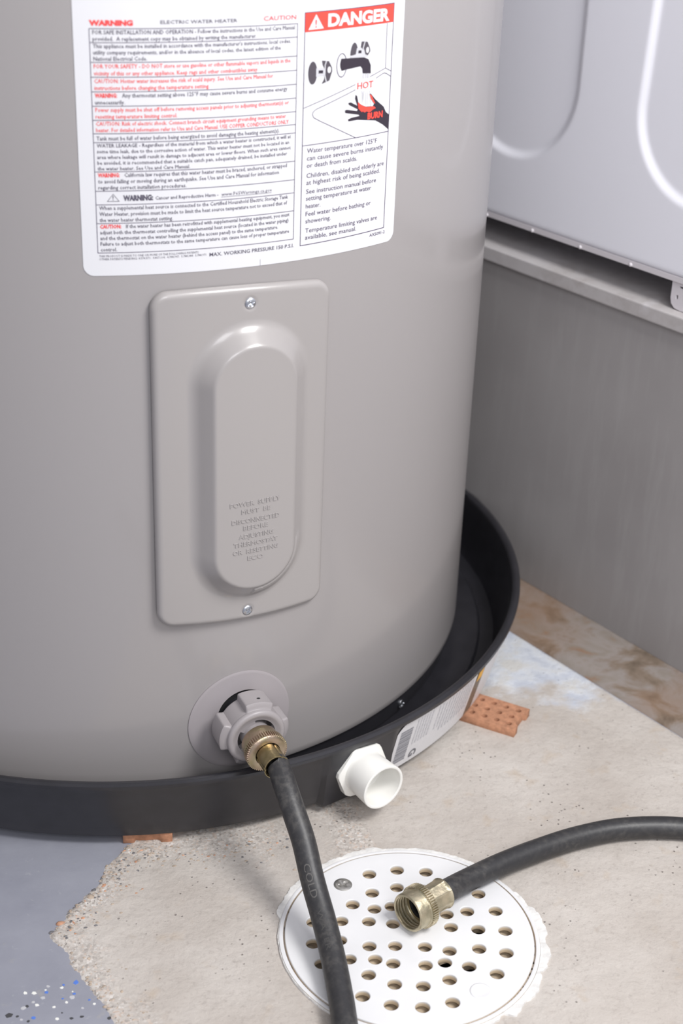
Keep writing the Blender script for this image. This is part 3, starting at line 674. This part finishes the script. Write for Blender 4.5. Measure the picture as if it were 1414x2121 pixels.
acc_obj('grey_picture_print', pg, M_grey, label); acc_obj('dark_picture_print', pd, mat('charcoal_ink', (.075, .065, .08), .5), label)
acc_obj('black_picture_print', pk, M_black, label); acc_obj('danger_word', Wt, M_label, label); acc_obj('tap_highlights', TW, M_label, label, kind='stuff')
pl_ = ([], [])
line_print(pl_, ell((.13775, .48855), .0034, .0063, 32), .00038, closed=True, h=.00044)
for l in ([(170.5, 508.4), (170.76, 483.98), (175.36, 481.87)], [(170.76, 483.98), (158.92, 480.46)], [(163.48, 479.11), (168.65, 481.11), (170.21, 481.34), (171.92, 480.76), (175.4, 478.9)], [(113.0, 467.42), (147.79, 477.19)],
          [(147.93, 474.25), (121.14, 466.13), (119.3, 464.84), (118.88, 463.52), (119.81, 461.74), (124.31, 459.36), (149.27, 447.57)]): line_print(pl_, mmv(l), .00028, h=.00044)
acc_obj('thin_picture_lines', pl_, M_ink, label)

# ---- drain valve
TH = .273
flg = bmesh.new(); nr, na = 14, 96; rings = []
for i in range(nr + 1):
    q = .0186 + (.0360 - .0186) * i / nr; row = []
    for k in range(na):
        a = 2 * pi * k / na; t = (q - .0186) / (.0360 - .0186)
        cs = .0782 + (.0765 - .0782) * t; cz = .0790 + (.0747 - .0790) * t
        h = .0010 + .0014 * (1 - t) ** 1.5 if q < .0353 else .0007
        row.append(flg.verts.new(C(cs + q * cos(a) * .985, cz + q * sin(a) * 1.02, h)))
    rings.append(row)
rings.append([flg.verts.new(v.co - Vector((v.co.x, v.co.y, 0)).normalized() * .0006) for v in rings[-1]])
rings.insert(0, [flg.verts.new(v.co - Vector((v.co.x, v.co.y, 0)).normalized() * .0022) for v in rings[0]])
for a, b in zip(rings, rings[1:]):
    for k in range(na): flg.faces.new((a[k], a[(k + 1) % na], b[(k + 1) % na], b[k]))
fixn(flg); keep(build('valve_flange', flg, M_flange, heater, smooth=True, sharp=50))
bm = bmesh.new(); c0 = bm.verts.new(C(.0782, .079, .0005)); rg = [bm.verts.new(C(.0782 + .0190 * cos(2 * pi * k / 48), .079 + .0192 * sin(2 * pi * k / 48), .0005)) for k in range(48)]  # black disc on the closed jacket: shade of an opening put into colour
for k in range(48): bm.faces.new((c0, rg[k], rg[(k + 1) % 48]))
fixn(bm); keep(build('opening_shade_disc', bm, M_dark, heater))
AX = Vector((sin(TH), -cos(TH), -.04)).normalized(); AO = Vector((.28 * sin(TH), -.28 * cos(TH), .0800)); MA = frame(AO, AX)
bm = bmesh.new(); lathe(bm, [(-.006, .0125), (.006, .0125), (.0075, .0135), (.012, .0135), (.012, .008)], 48, MA); fixn(bm); keep(build('valve_spud', bm, M_spud, heater, smooth=True, sharp=40))
def lobe(th, d, r, i):
    if not (.0085 < d < .0262) or r < .016: return r
    v = 0
    for c in (82, 174, -8, -98):
        dd = abs((math.degrees(th) - c + 180) % 360 - 180); v = max(v, 1 - sst(23, 27.5, dd))
    k = sst(.0085, .0098, d) * (1 - sst(.0245, .0262, d)); return r + .0046 * v * (k ** .5)
bm = bmesh.new()
pk_ = [(.0085, .0100), (.0085, .0175), (.0087, .0182), (.0092, .0186), (.0100, .0188)] + [(d, .0188 + .0004 * (d - .01) / .014) for d in lin(.0115, .0235, 7)] + [(.0245, .0193), (.0252, .0193), (.0257, .0193), (.0261, .0194), (.0264, .0196), (.0275, .0197), (.0285, .0194), (.0293, .0186), (.0297, .0174), (.0295, .0160), (.0287, .0147), (.0284, .0130), (.0270, .0127), (.0150, .0125), (.0150, .0080)]
lathe(bm, pk_, 180, MA, rmod=lobe); fixn(bm)
knob = keep(build('valve_knob', bm, M_knob, heater, smooth=True, sharp=50)); 
bm = bmesh.new()   # bridges between face ring and outlet
for a0, a1 in ((95, 150), (215, 262), (330, 372)):
    kk = 10; pv = []
    for j in range(kk + 1):
        a = math.radians(a0 + (a1 - a0) * j / kk); pv.append([bm.verts.new(MA @ Vector((rr * cos(a), rr * sin(a), dd))) for rr, dd in ((.0095, .0278), (.0130, .0281), (.0130, .0240), (.0095, .0240))])
    for p, q_ in zip(pv, pv[1:]):
        for j in range(4): bm.faces.new((p[j], q_[j], q_[(j + 1) % 4], p[(j + 1) % 4]))
    bm.faces.new(pv[0]); bm.faces.new(pv[-1])
fixn(bm); keep(build('knob_bridge', bm, M_knob, knob, sharp=30))
acc = ([], []); cnt = 'ACE'
# raised moulding mark: a fine arc on the face ring
bm = bmesh.new()
for a in lin(60, 15, 9): pass
bm.free()
bm = bmesh.new(); lathe(bm, [(.012, 0), (.012, .0098), (.0305, .0098), (.0310, .0092), (.0310, .0062), (.02, .0060), (.02, 0)], 60, MA); fixn(bm)
keep(build('valve_outlet', bm, M_knob, heater, smooth=True, sharp=40))
bm = bmesh.new()   # flat black disc on the upper lobe, painted as a pit's shade
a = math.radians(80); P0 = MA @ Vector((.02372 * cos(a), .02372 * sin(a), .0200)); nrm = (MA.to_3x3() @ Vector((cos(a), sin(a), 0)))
Mq = frame(P0, nrm, AX); lathe(bm, [(.0001, .0009), (.0001, 0)], 14, Mq @ Matrix.Diagonal((1.4, .8, 1, 1))); fixn(bm); keep(build('pit_shade_disc', bm, M_dark, knob))

# ================================================================ HOSES
def knurl(n, amp, d0, d1):
    def f(th, d, r, i):
        if d0 <= d <= d1: return r + amp * (1 if (th * n / (2 * pi)) % 1 < .55 else 0)
        return r
    return f
def coupling(parent, Mx, m, open_mouth):
    """swivel nut: local z runs from the mouth (0) towards the hose"""
    bm = bmesh.new(); L = .0105
    pf = [(0, .0104), (-.0002, .0108), (0, .0118), (.0004, .0121), (.0012, .0122), (L - .003, .0123), (L - .0025, .01235), (L - .002, .0128), (L - .0018, .0130), (L + .0028, .0130), (L + .0030, .0129), (L + .0036, .0122), (L + .0042, .0110), (L + .0044, .0084), (L + .0030, .0080)]
    n = 56 * 6; lathe(bm, pf, n, Mx, rmod=knurl(56, .0008, L - .0019, L + .0029))
    if open_mouth:   # threaded bore
        pb = [(0, .0104)]; d = .0005
        while d < .0085: pb += [(d, .0103), (d + .0006, .0113), (d + .0012, .0113), (d + .0018, .0103)]; d += .0022
        pb += [(.0095, .0100), (.0095, .0072)]
        lathe(bm, pb, 96, Mx)
    fixn(bm); return keep(build('hose_coupling', bm, m, parent, smooth=True, sharp=28))
def ferrule(parent, Mx, m, d0, d1, r=.0081, facets=0, flare=0):
    bm = bmesh.new()
    def rm(th, d, rr, i):
        if facets:
            a = th * facets / (2 * pi); q = 1 - .09 * abs(sin(pi * a)) ** .5 if d0 + .001 < d < d1 - .0005 else 1; return rr * q
        return rr * (1 - .10 * max(0, 1 - abs(((math.degrees(th) - 62 + 180) % 360) - 180) / 9)) * (1 - .08 * max(0, 1 - abs(((math.degrees(th) - 182 + 180) % 360) - 180) / 9))
    ds = lin(d0, d1, 14)
    lathe(bm, [(d0, .004)] + [(d, r + flare * (d - d0) / (d1 - d0)) for d in ds] + [(d1 + .0004, r + flare + .0004), (d1 + .0006, r + flare - .0002), (d1 + .0002, r - .0012)], 120, Mx, rmod=rm); fixn(bm)
    return keep(build('ferrule', bm, m, parent, smooth=True, sharp=35))
# hose on the valve
h1 = thing('drain_hose', 'black rubber hose screwed onto the heater drain valve and hanging down across the drain', 'hose', tuple(AO + AX * .0325))
MC = frame(AO + AX * .0325, AX)
coupling(h1, MC, M_brass, False); ferrule(h1, MC, M_brass3, .0140, .0285, .0080)
E0 = AO + AX * .0325
pts = [E0 + AX * .026, Vector((.0934, -.3270, .0768)), (.0962, -.3425, .0712), (.1002, -.3578, .0610), (.1038, -.3703, .0510), (.1070, -.3883, .0360), (.1107, -.4087, .0240), (.1128, -.4318, .0160), (.1130, -.4585, .0118), (.1121, -.4787, .0106), (.1095, -.51, .0092), (.100, -.57, .0086), (.07, -.66, .0080), (.01, -.74, .0076)]
bm = bmesh.new(); fr1 = sweep(bm, pts, .0074, 40); fixn(bm); hose1 = keep(build('hose_tube', bm, M_hose, h1, smooth=True, sharp=60))
# faded print running along the hose, on the side that faces the room
import itertools
def along(fr):
    L = [0]
    for a, b in zip(fr, fr[1:]): L.append(L[-1] + (b[0] - a[0]).length)
    return L
def hose_text(fr, body, l0, size, width, ang, parent, rad, m):
    L = along(fr); acc = ([], [])
    def f(s, y, dz):
        s = min(max(s, 0), L[-1] - 1e-5); i = max(j for j in range(len(L) - 1) if L[j] <= s); t = (s - L[i]) / (L[i + 1] - L[i])
        p = fr[i][0].lerp(fr[i + 1][0], t); X = fr[i][2].lerp(fr[i + 1][2], t).normalized(); Y = fr[i][3].lerp(fr[i + 1][3], t).normalized()
        a = ang - y / rad; return p + (X * cos(a) + Y * sin(a)) * (rad + .00006 + dz)
    V, F = text_mesh(body, size, 0, 'LEFT', 0, 2); bm = bmesh.new(); vv = [bm.verts.new(v) for v in V]
    for q in F: bm.faces.new([vv[i] for i in q])
    y0, y1 = min(v.y for v in V), max(v.y for v in V); y = y0 + .0008
    while y < y1: bmesh.ops.bisect_plane(bm, geom=bm.verts[:] + bm.edges[:] + bm.faces[:], plane_co=(0, y, 0), plane_no=(0, 1, 0)); y += .0008
    x0 = min(v.x for v in V); x1 = max(v.x for v in V); k = width / (x1 - x0); bm.verts.index_update()
    for v in bm.verts: acc[0].append(f(l0 + (v.co.x - x0) * k, v.co.y - size * .3, 0))
    acc[1].extend([tuple(reversed([v.index for v in q.verts])) for q in bm.faces]); bm.free(); return acc_obj('hose_print', acc, m, parent)
CAMP = Vector((-.0131, -1.0867, .6442))
i_ = 40; p, T, X, Y = fr1[i_]; vd = (CAMP - p); a_mid = math.atan2(vd.dot(Y), vd.dot(X))
hose_text(fr1, 'COLD', .069, .0062, .022, a_mid + .25, hose1, .0074, M_print)
hose_text(fr1, 'WATER', .099, .0046, .028, a_mid + .2, hose1, .0074, mat('worn_hose_print', (.06, .058, .056), .7))
# loose hose end on the drain
pm = Vector((.1632, -.4032, .0178)); pn = Vector((.1936, -.3836, .0160)); ax2 = (pn - pm).normalized()
h2 = thing('loose_hose', 'black rubber hose lying on the floor with open threaded end on the drain', 'hose', tuple(pm))
MC2 = frame(pm, ax2)
coupling(h2, MC2, M_brass2, True); ferrule(h2, MC2, M_brass2, .0140, .0300, .0088, facets=8, flare=.0007)
bm = bmesh.new(); lathe(bm, [(.0093, .0080), (.0093, .0055), (.030, .0052), (.030, 0)], 48, MC2); fixn(bm); keep(build('hose_bore', bm, M_dark, h2, smooth=True, sharp=40))
e2 = pm + ax2 * .028
pts = [e2, e2 + ax2 * .008, (.2060, -.3742, .0130), (.2335, -.3590, .0110), (.2625, -.3465, .0098), (.2935, -.3362, .0090), (.3268, -.3314, .0088), (.3660, -.3358, .0086), (.41, -.352, .0086), (.47, -.395, .0086), (.52, -.46, .0086)]
bm = bmesh.new(); fr2 = sweep(bm, pts, .0073, 40); fixn(bm); hose2 = keep(build('hose_tube', bm, M_hose, h2, smooth=True, sharp=60))

# ================================================================ DRAIN PAN
PC = Vector((.0204, -.0048, 0)); ZB, ZL, ZP, RP, RB = .0080, .0554, .0596, .3085, .2945
pan = thing('drain_pan', 'round black plastic drain pan under the water heater', 'pan', (PC.x, PC.y, ZB))
wcap = .3150 - WN.dot(PC); WA = math.atan2(WN.y, WN.x); BA = math.radians(26.8 - 90)
def panr(th, z, r, outer):
    if outer and z < ZL + .0002:
        d = (th - BA + pi) % (2 * pi) - pi; D = .2985 + (.3052 - .2985) * (z - ZB) / (ZL - ZB)
        if abs(d) < math.radians(7.5):
            rb = D / cos(min(abs(d), math.radians(5.4))); k = 1 - sst(math.radians(5.2), math.radians(5.9), abs(d)); r = r + max(0, rb - r) * k
    if r > .27: r += .014 * sst(.35, .92, -cos(th))      # the thin pan bulges where the tank sits off centre
    d = (th - WA + pi) % (2 * pi) - pi
    if abs(d) < .6: r = min(r, (wcap - (0 if outer else .006)) / cos(d))
    return r
outer = [(ZB, .0), (ZB, .20), (ZB, RB - .0015), (ZB + .0006, RB - .0004), (ZB + .002, RB)] + [(z, RB + (.3058 - RB) * (z - ZB) / (ZL - ZB)) for z in lin(ZB + .005, ZL - .002, 10)] + \
    [(ZL - .0004, .3060), (ZL - .0002, RP - .0010), (ZL + .0002, RP - .0002), (ZL + .0008, RP), (ZL + .0030, RP - .0001), (ZP - .0010, RP - .0008), (ZP - .0002, RP - .0020), (ZP, RP - .0034)]
inner = [(ZP - .0004, RP - .0052), (ZP - .0016, RP - .0064), (ZP - .004, RP - .0070), (.030, .2965), (ZB + .006, .2925), (ZB + .0035, .2905), (ZB + .0030, .2880), (ZB + .0030, .2600 + .02), (ZB + .0050, .2780), (ZB + .0050, .10), (ZB + .0050, 0)]
bm = bmesh.new(); no = len(outer)
lathe(bm, outer + inner, 720, Matrix.Translation(PC), rmod=lambda th, d, r, i: panr(th, d, r, i < no)); fixn(bm)
basin = keep(build('pan_basin', bm, M_pan, pan, smooth=True, sharp=38))
# PVC outlet adapter
ph_ = math.radians(26.8); ad = Vector((sin(ph_), -cos(ph_), 0)); MP = frame(Vector((PC.x, PC.y, .0312)) + ad * .3000, ad)
def hexr(th, d, r, i):
    if r < .0185: return r
    a = (math.degrees(th) + 8) % 60 - 30; return min(r, .0186 / cos(math.radians(a)))
bm = bmesh.new(); lathe(bm, [(.0, .010), (.0, .0200), (.0004, .0205), (.0046, .0205), (.0052, .0200), (.0054, .0165), (.0058, .0156), (.0075, .0154), (.0270, .0163), (.0275, .0162), (.0278, .0158), (.0278, .0147), (.0274, .0142), (.0085, .0130), (.0080, .0105), (.002, .0100), (.002, 0)], 180, MP, rmod=hexr)
fixn(bm); pvc = keep(build('outlet_adapter', bm, M_pvc, pan, smooth=True, sharp=28)); pvc['label'] = 'white plastic pipe adapter with hex collar'
# product sticker round the pan's right-hand side
def pan_pt(a, v, h):   # a degrees measured like the adapter, v 0..1 up the wall
    th = math.radians(a - 90); z = ZB + .0012 + v * (ZL - ZB - .0030)
    r = panr(th, z, RB + (.3058 - RB) * (z - ZB) / (ZL - ZB), True) + h; return Vector((PC.x + r * cos(th), PC.y + r * sin(th), z))
def sticker(name, a0, a1, v0, v1, m, parent, h=.0004, corner=False):
    bm = bmesh.new(); us = lin(a0, a1, max(3, int(abs(a1 - a0) * 3))); 
    def f(u, v):
        k = (u - a0) / (a1 - a0)
        if corner: v = v0 + (v - v0) * (1 - .16 * max(0, 1 - k / .08) ** 2)
        return pan_pt(u, v, h)
    vs = lin(v0, v1, 9); g = grid(bm, f, us, vs)
    fixn(bm); o = keep(build(name, bm, m, parent, smooth=True)); return o
st = sticker('product_sticker', 32.6, 50.6, .01, .985, M_label, pan, corner=True); st['label'] = 'white product sticker with barcode'
st2 = sticker('second_sticker', 53.2, 66, .01, .985, M_label, pan)
M_clr = mat('clear_grey_tape', (.30, .30, .31), .3)
sticker('tape_edge', 50.6, 53.2, .01, .985, mat('brown_tape', (.16, .13, .10), .4), pan, h=.00035)
sticker('orange_mark', 51.0, 52.8, .72, .92, mat('orange_ink', (.85, .45, .05), .5), st2, h=.0007)
def pan_quad(acc, a0, a1, v0, v1, h=.0006, skew=0):
    b = len(acc[0]); n = max(1, int((a1 - a0) / .6))
    for i in range(n + 1):
        a = a0 + (a1 - a0) * i / n
        acc[0].extend([pan_pt(a, v0, h), pan_pt(a, v1, h)])
    for i in range(n): acc[1].append((b + 2 * i, b + 2 * i + 2, b + 2 * i + 3, b + 2 * i + 1))
acc = ([], []); v = .14
for wv in (2, 1, 3, 1, 1, 2, 3, 1, 2, 1, 3, 2, 1, 1, 3, 2, 1, 3, 1, 2, 1, 2):   # barcode bars, stacked up the wall
    hgt = wv * .0105; pan_quad(acc, 33.3, 35.6, v, v + hgt); v += hgt + .0135
acc_obj('barcode', acc, mat('barcode_grey', (.22, .22, .25), .5), st)
acc = ([], [])   # blocks of fine print too small to read
for c, a0 in enumerate((36.3, 36.9, 37.5, 38.1, 38.7, 39.3)):
    v = .40
    while v < .92:
        w_ = R_.uniform(.03, .09); pan_quad(acc, a0, a0 + .32, v, min(.93, v + w_)); v += w_ + .018
for c in range(12):
    a0 = 40.8 + c * .78; v = .30 if c > 1 else .42
    while v < .90:
        w_ = R_.uniform(.03, .12); pan_quad(acc, a0, a0 + .34, v, min(.92, v + w_)); v += w_ + .02
acc_obj('fine_print', acc, mat('pale_grey_ink', (.60, .60, .63), .5), st)
acc = ([], [])
V, F = text_mesh('G', .0105, .0003, 'LEFT', 0, 4)
for v_ in V: acc[0].append(pan_pt(36.5 + (v_.y) / .305 * 57.3, .17 - (v_.x - .004) / .047, .0006))
acc[1].extend([tuple(reversed(f)) for f in F]); acc_obj('round_mark', acc, mat('dark_grey_ink', (.14, .14, .16), .5), st)

# ================================================================ PERFORATED BRICKS under the pan
def perforated(name, label, origin, u, v, L, Wd, notch, H=.0078):
    """origin = corner at the visible end; u runs under the pan, v across"""
    u = Vector(u).normalized(); v = Vector(v).normalized()
    out = [(0, 0), (0, Wd * .22), (notch, Wd * .26), (notch, Wd * .74), (0, Wd * .78), (0, Wd), (L, Wd), (L, Wd * .78), (L - notch, Wd * .74), (L - notch, Wd * .26), (L, Wd * .22), (L, 0)]
    hs = []
    x = .0068
    k = 0
    while x < L - .005:
        for j in range(3): 
            cx_ = x + (.0017 if j == 1 else 0); hs.append(circ((cx_, Wd * (.2 + .3 * j)), .0021, 12))
        x += .0098; k += 1
    m4 = Matrix(((u.x, v.x, 0, origin[0]), (u.y, v.y, 0, origin[1]), (0, 0, 1, 0), (0, 0, 0, 1)))
    t = thing(name, label, 'brick', (origin[0], origin[1], 0), 'thin perforated bricks holding up the drain pan')
    me = curve_plate(out, hs, .0002, H, .0004, m4)
    bm = bmesh.new(); bm.from_mesh(me)
    if m4.determinant() < 0: bmesh.ops.reverse_faces(bm, faces=bm.faces)
    fixn(bm); bm.to_mesh(me); bm.free()
    o = keep(link('brick_body', me, M_brick, t)); return t
perforated('perforated_brick', 'orange terracotta brick with rows of holes sticking out right of the pan', (.3022, -.1862), (-.798, .603, 0), (-.598, -.800, 0), .075, .0318, .0024)
perforated('perforated_brick', 'terracotta brick end just showing beneath the front of the pan', (-.0037, -.2955), (.085, .996, 0), (.996, -.085, 0), .075, .0320, .0022)

# ================================================================ PLATFORM AND APPLIANCE
T0, T1, DEP = -1.25, .42, .66
plat = thing('appliance_platform', 'scuffed grey painted platform raising the white laundry appliance', 'platform', tuple(W(0, WD, 0)))
bm = bmesh.new(); box(bm, MW, T0, T1, WD, WD + DEP, .0015, .2728, .0012); fixn(bm); keep(build('platform_side', bm, M_ped, plat, smooth=False))
bm = bmesh.new(); box(bm, MW, T0, T1, WD - .0048, WD + DEP, .2728, .2842, .0011); fixn(bm)
M_top = stone('worn_grey_board', [(.42, .39, .385), (.50, .48, .48), (.44, .415, .41), (.56, .54, .55)], 30, .5, .15, .3)
keep(build('platform_top', bm, M_top, plat))
ZW = .3070
wash = thing('laundry_appliance', 'white enamelled laundry appliance with embossed oval grooves, standing on grey platform', 'appliance', tuple(W(-.3, WD + .3, .2833)))
AT0, AT1 = -.62, .16
bm = bmesh.new()
def wst(t, z):
    d = 0
    for c in (-.0975, -.2875, -.4775, .0925):
        r_ = math.hypot(t - (c - .035 * (z - .42) * (1 if c < -.2 else -.2)), max(0, .4262 - z, z - .93)); d = max(d, 1 - sst(.0595, .0665, r_))
    return .0030 * d
tv = lin(AT0 + .002, AT1 - .002, 460); zv = [.3106, .3109, .3114, .3122] + lin(.3135, .52, 110) + lin(.53, 1.08, 40) + [1.1]
def wp(t, z):
    e = 0 if z > .3135 else (.3135 - z) ; d = WD + .0005 + wst(t, z) + (0.003 - math.sqrt(max(0, .003 ** 2 - e ** 2)) if e > 0 else 0)
    return W(t, d, z)
grid(bm, wp, tv, zv); fixn(bm)
side = keep(build('side_panel', bm, M_washer, wash, smooth=True))
side['label'] = 'white side panel with embossed ovals'
bm = bmesh.new(); box(bm, MW, AT0 + .001, AT1 - .001, WD + .004, WD + .60, .3106, 1.10, .001); fixn(bm); keep(build('cabinet_body', bm, M_washer, wash))
bm = bmesh.new(); box(bm, MW, AT0 + .004, AT1 - .004, WD + .0010, WD + .012, ZW - .0008, .3108, .0005); fixn(bm); keep(build('bottom_rail', bm, M_flangew, wash))
for t in (-.128, -.1805, -.2325, -.075, -.338, -.39):
    bm = bmesh.new(); lathe(bm, [(0, .0016), (.0006, .0015), (.0011, .0009), (.0013, 0)], 16, frame(W(t, WD + .0010, .3076), -WN)); fixn(bm)
    keep(build('rivet', bm, M_flangew, wash, smooth=True))
# foot bracket with two slots
bo = [(0, .0), (0, -.0140), (.0012, -.0180), (.0045, -.0208), (.009, -.0215), (.030, -.0215), (.0345, -.020), (.036, -.016), (.036, 0)]
def slot(cx_, cy_, w_, h_): return [(cx_ - w_, cy_ - h_), (cx_ + w_, cy_ - h_), (cx_ + w_, cy_ + h_), (cx_ - w_, cy_ + h_)]
mb = MW @ Matrix.Translation((-.2725, WD + .0032, ZW)) @ Matrix(((-1, 0, 0, 0), (0, 0, -1, 0), (0, 1, 0, 0), (0, 0, 0, 1)))
me = curve_plate([(x, y) for x, y in bo], [slot(.0060, -.0120, .0008, .0014), slot(.0090, -.0040, .0018, .0007), slot(.018, -.011, .0008, .0014)], -.0008, .0008, .0003, mb)
bm = bmesh.new(); bm.from_mesh(me); fixn(bm); bm.to_mesh(me); bm.free()
keep(link('foot_bracket', me, M_flangew, wash))
M_foot = mat('dark_foot_rubber', (.03, .03, .03), .7)
for t, d in ((-.57, .05), (.11, .05), (-.57, .54), (.11, .54)):
    bm = bmesh.new(); lathe(bm, [(.2853, 0), (.2853, .018), (.291, .018), (.293, .007), (.3108, .007)], 32, Matrix.Translation(W(t, WD + d, 0))); fixn(bm); keep(build('foot', bm, M_foot, wash, smooth=True, sharp=40))

wash.location += WT * .0030 + WN * .003 + Vector((0, 0, -.0010))
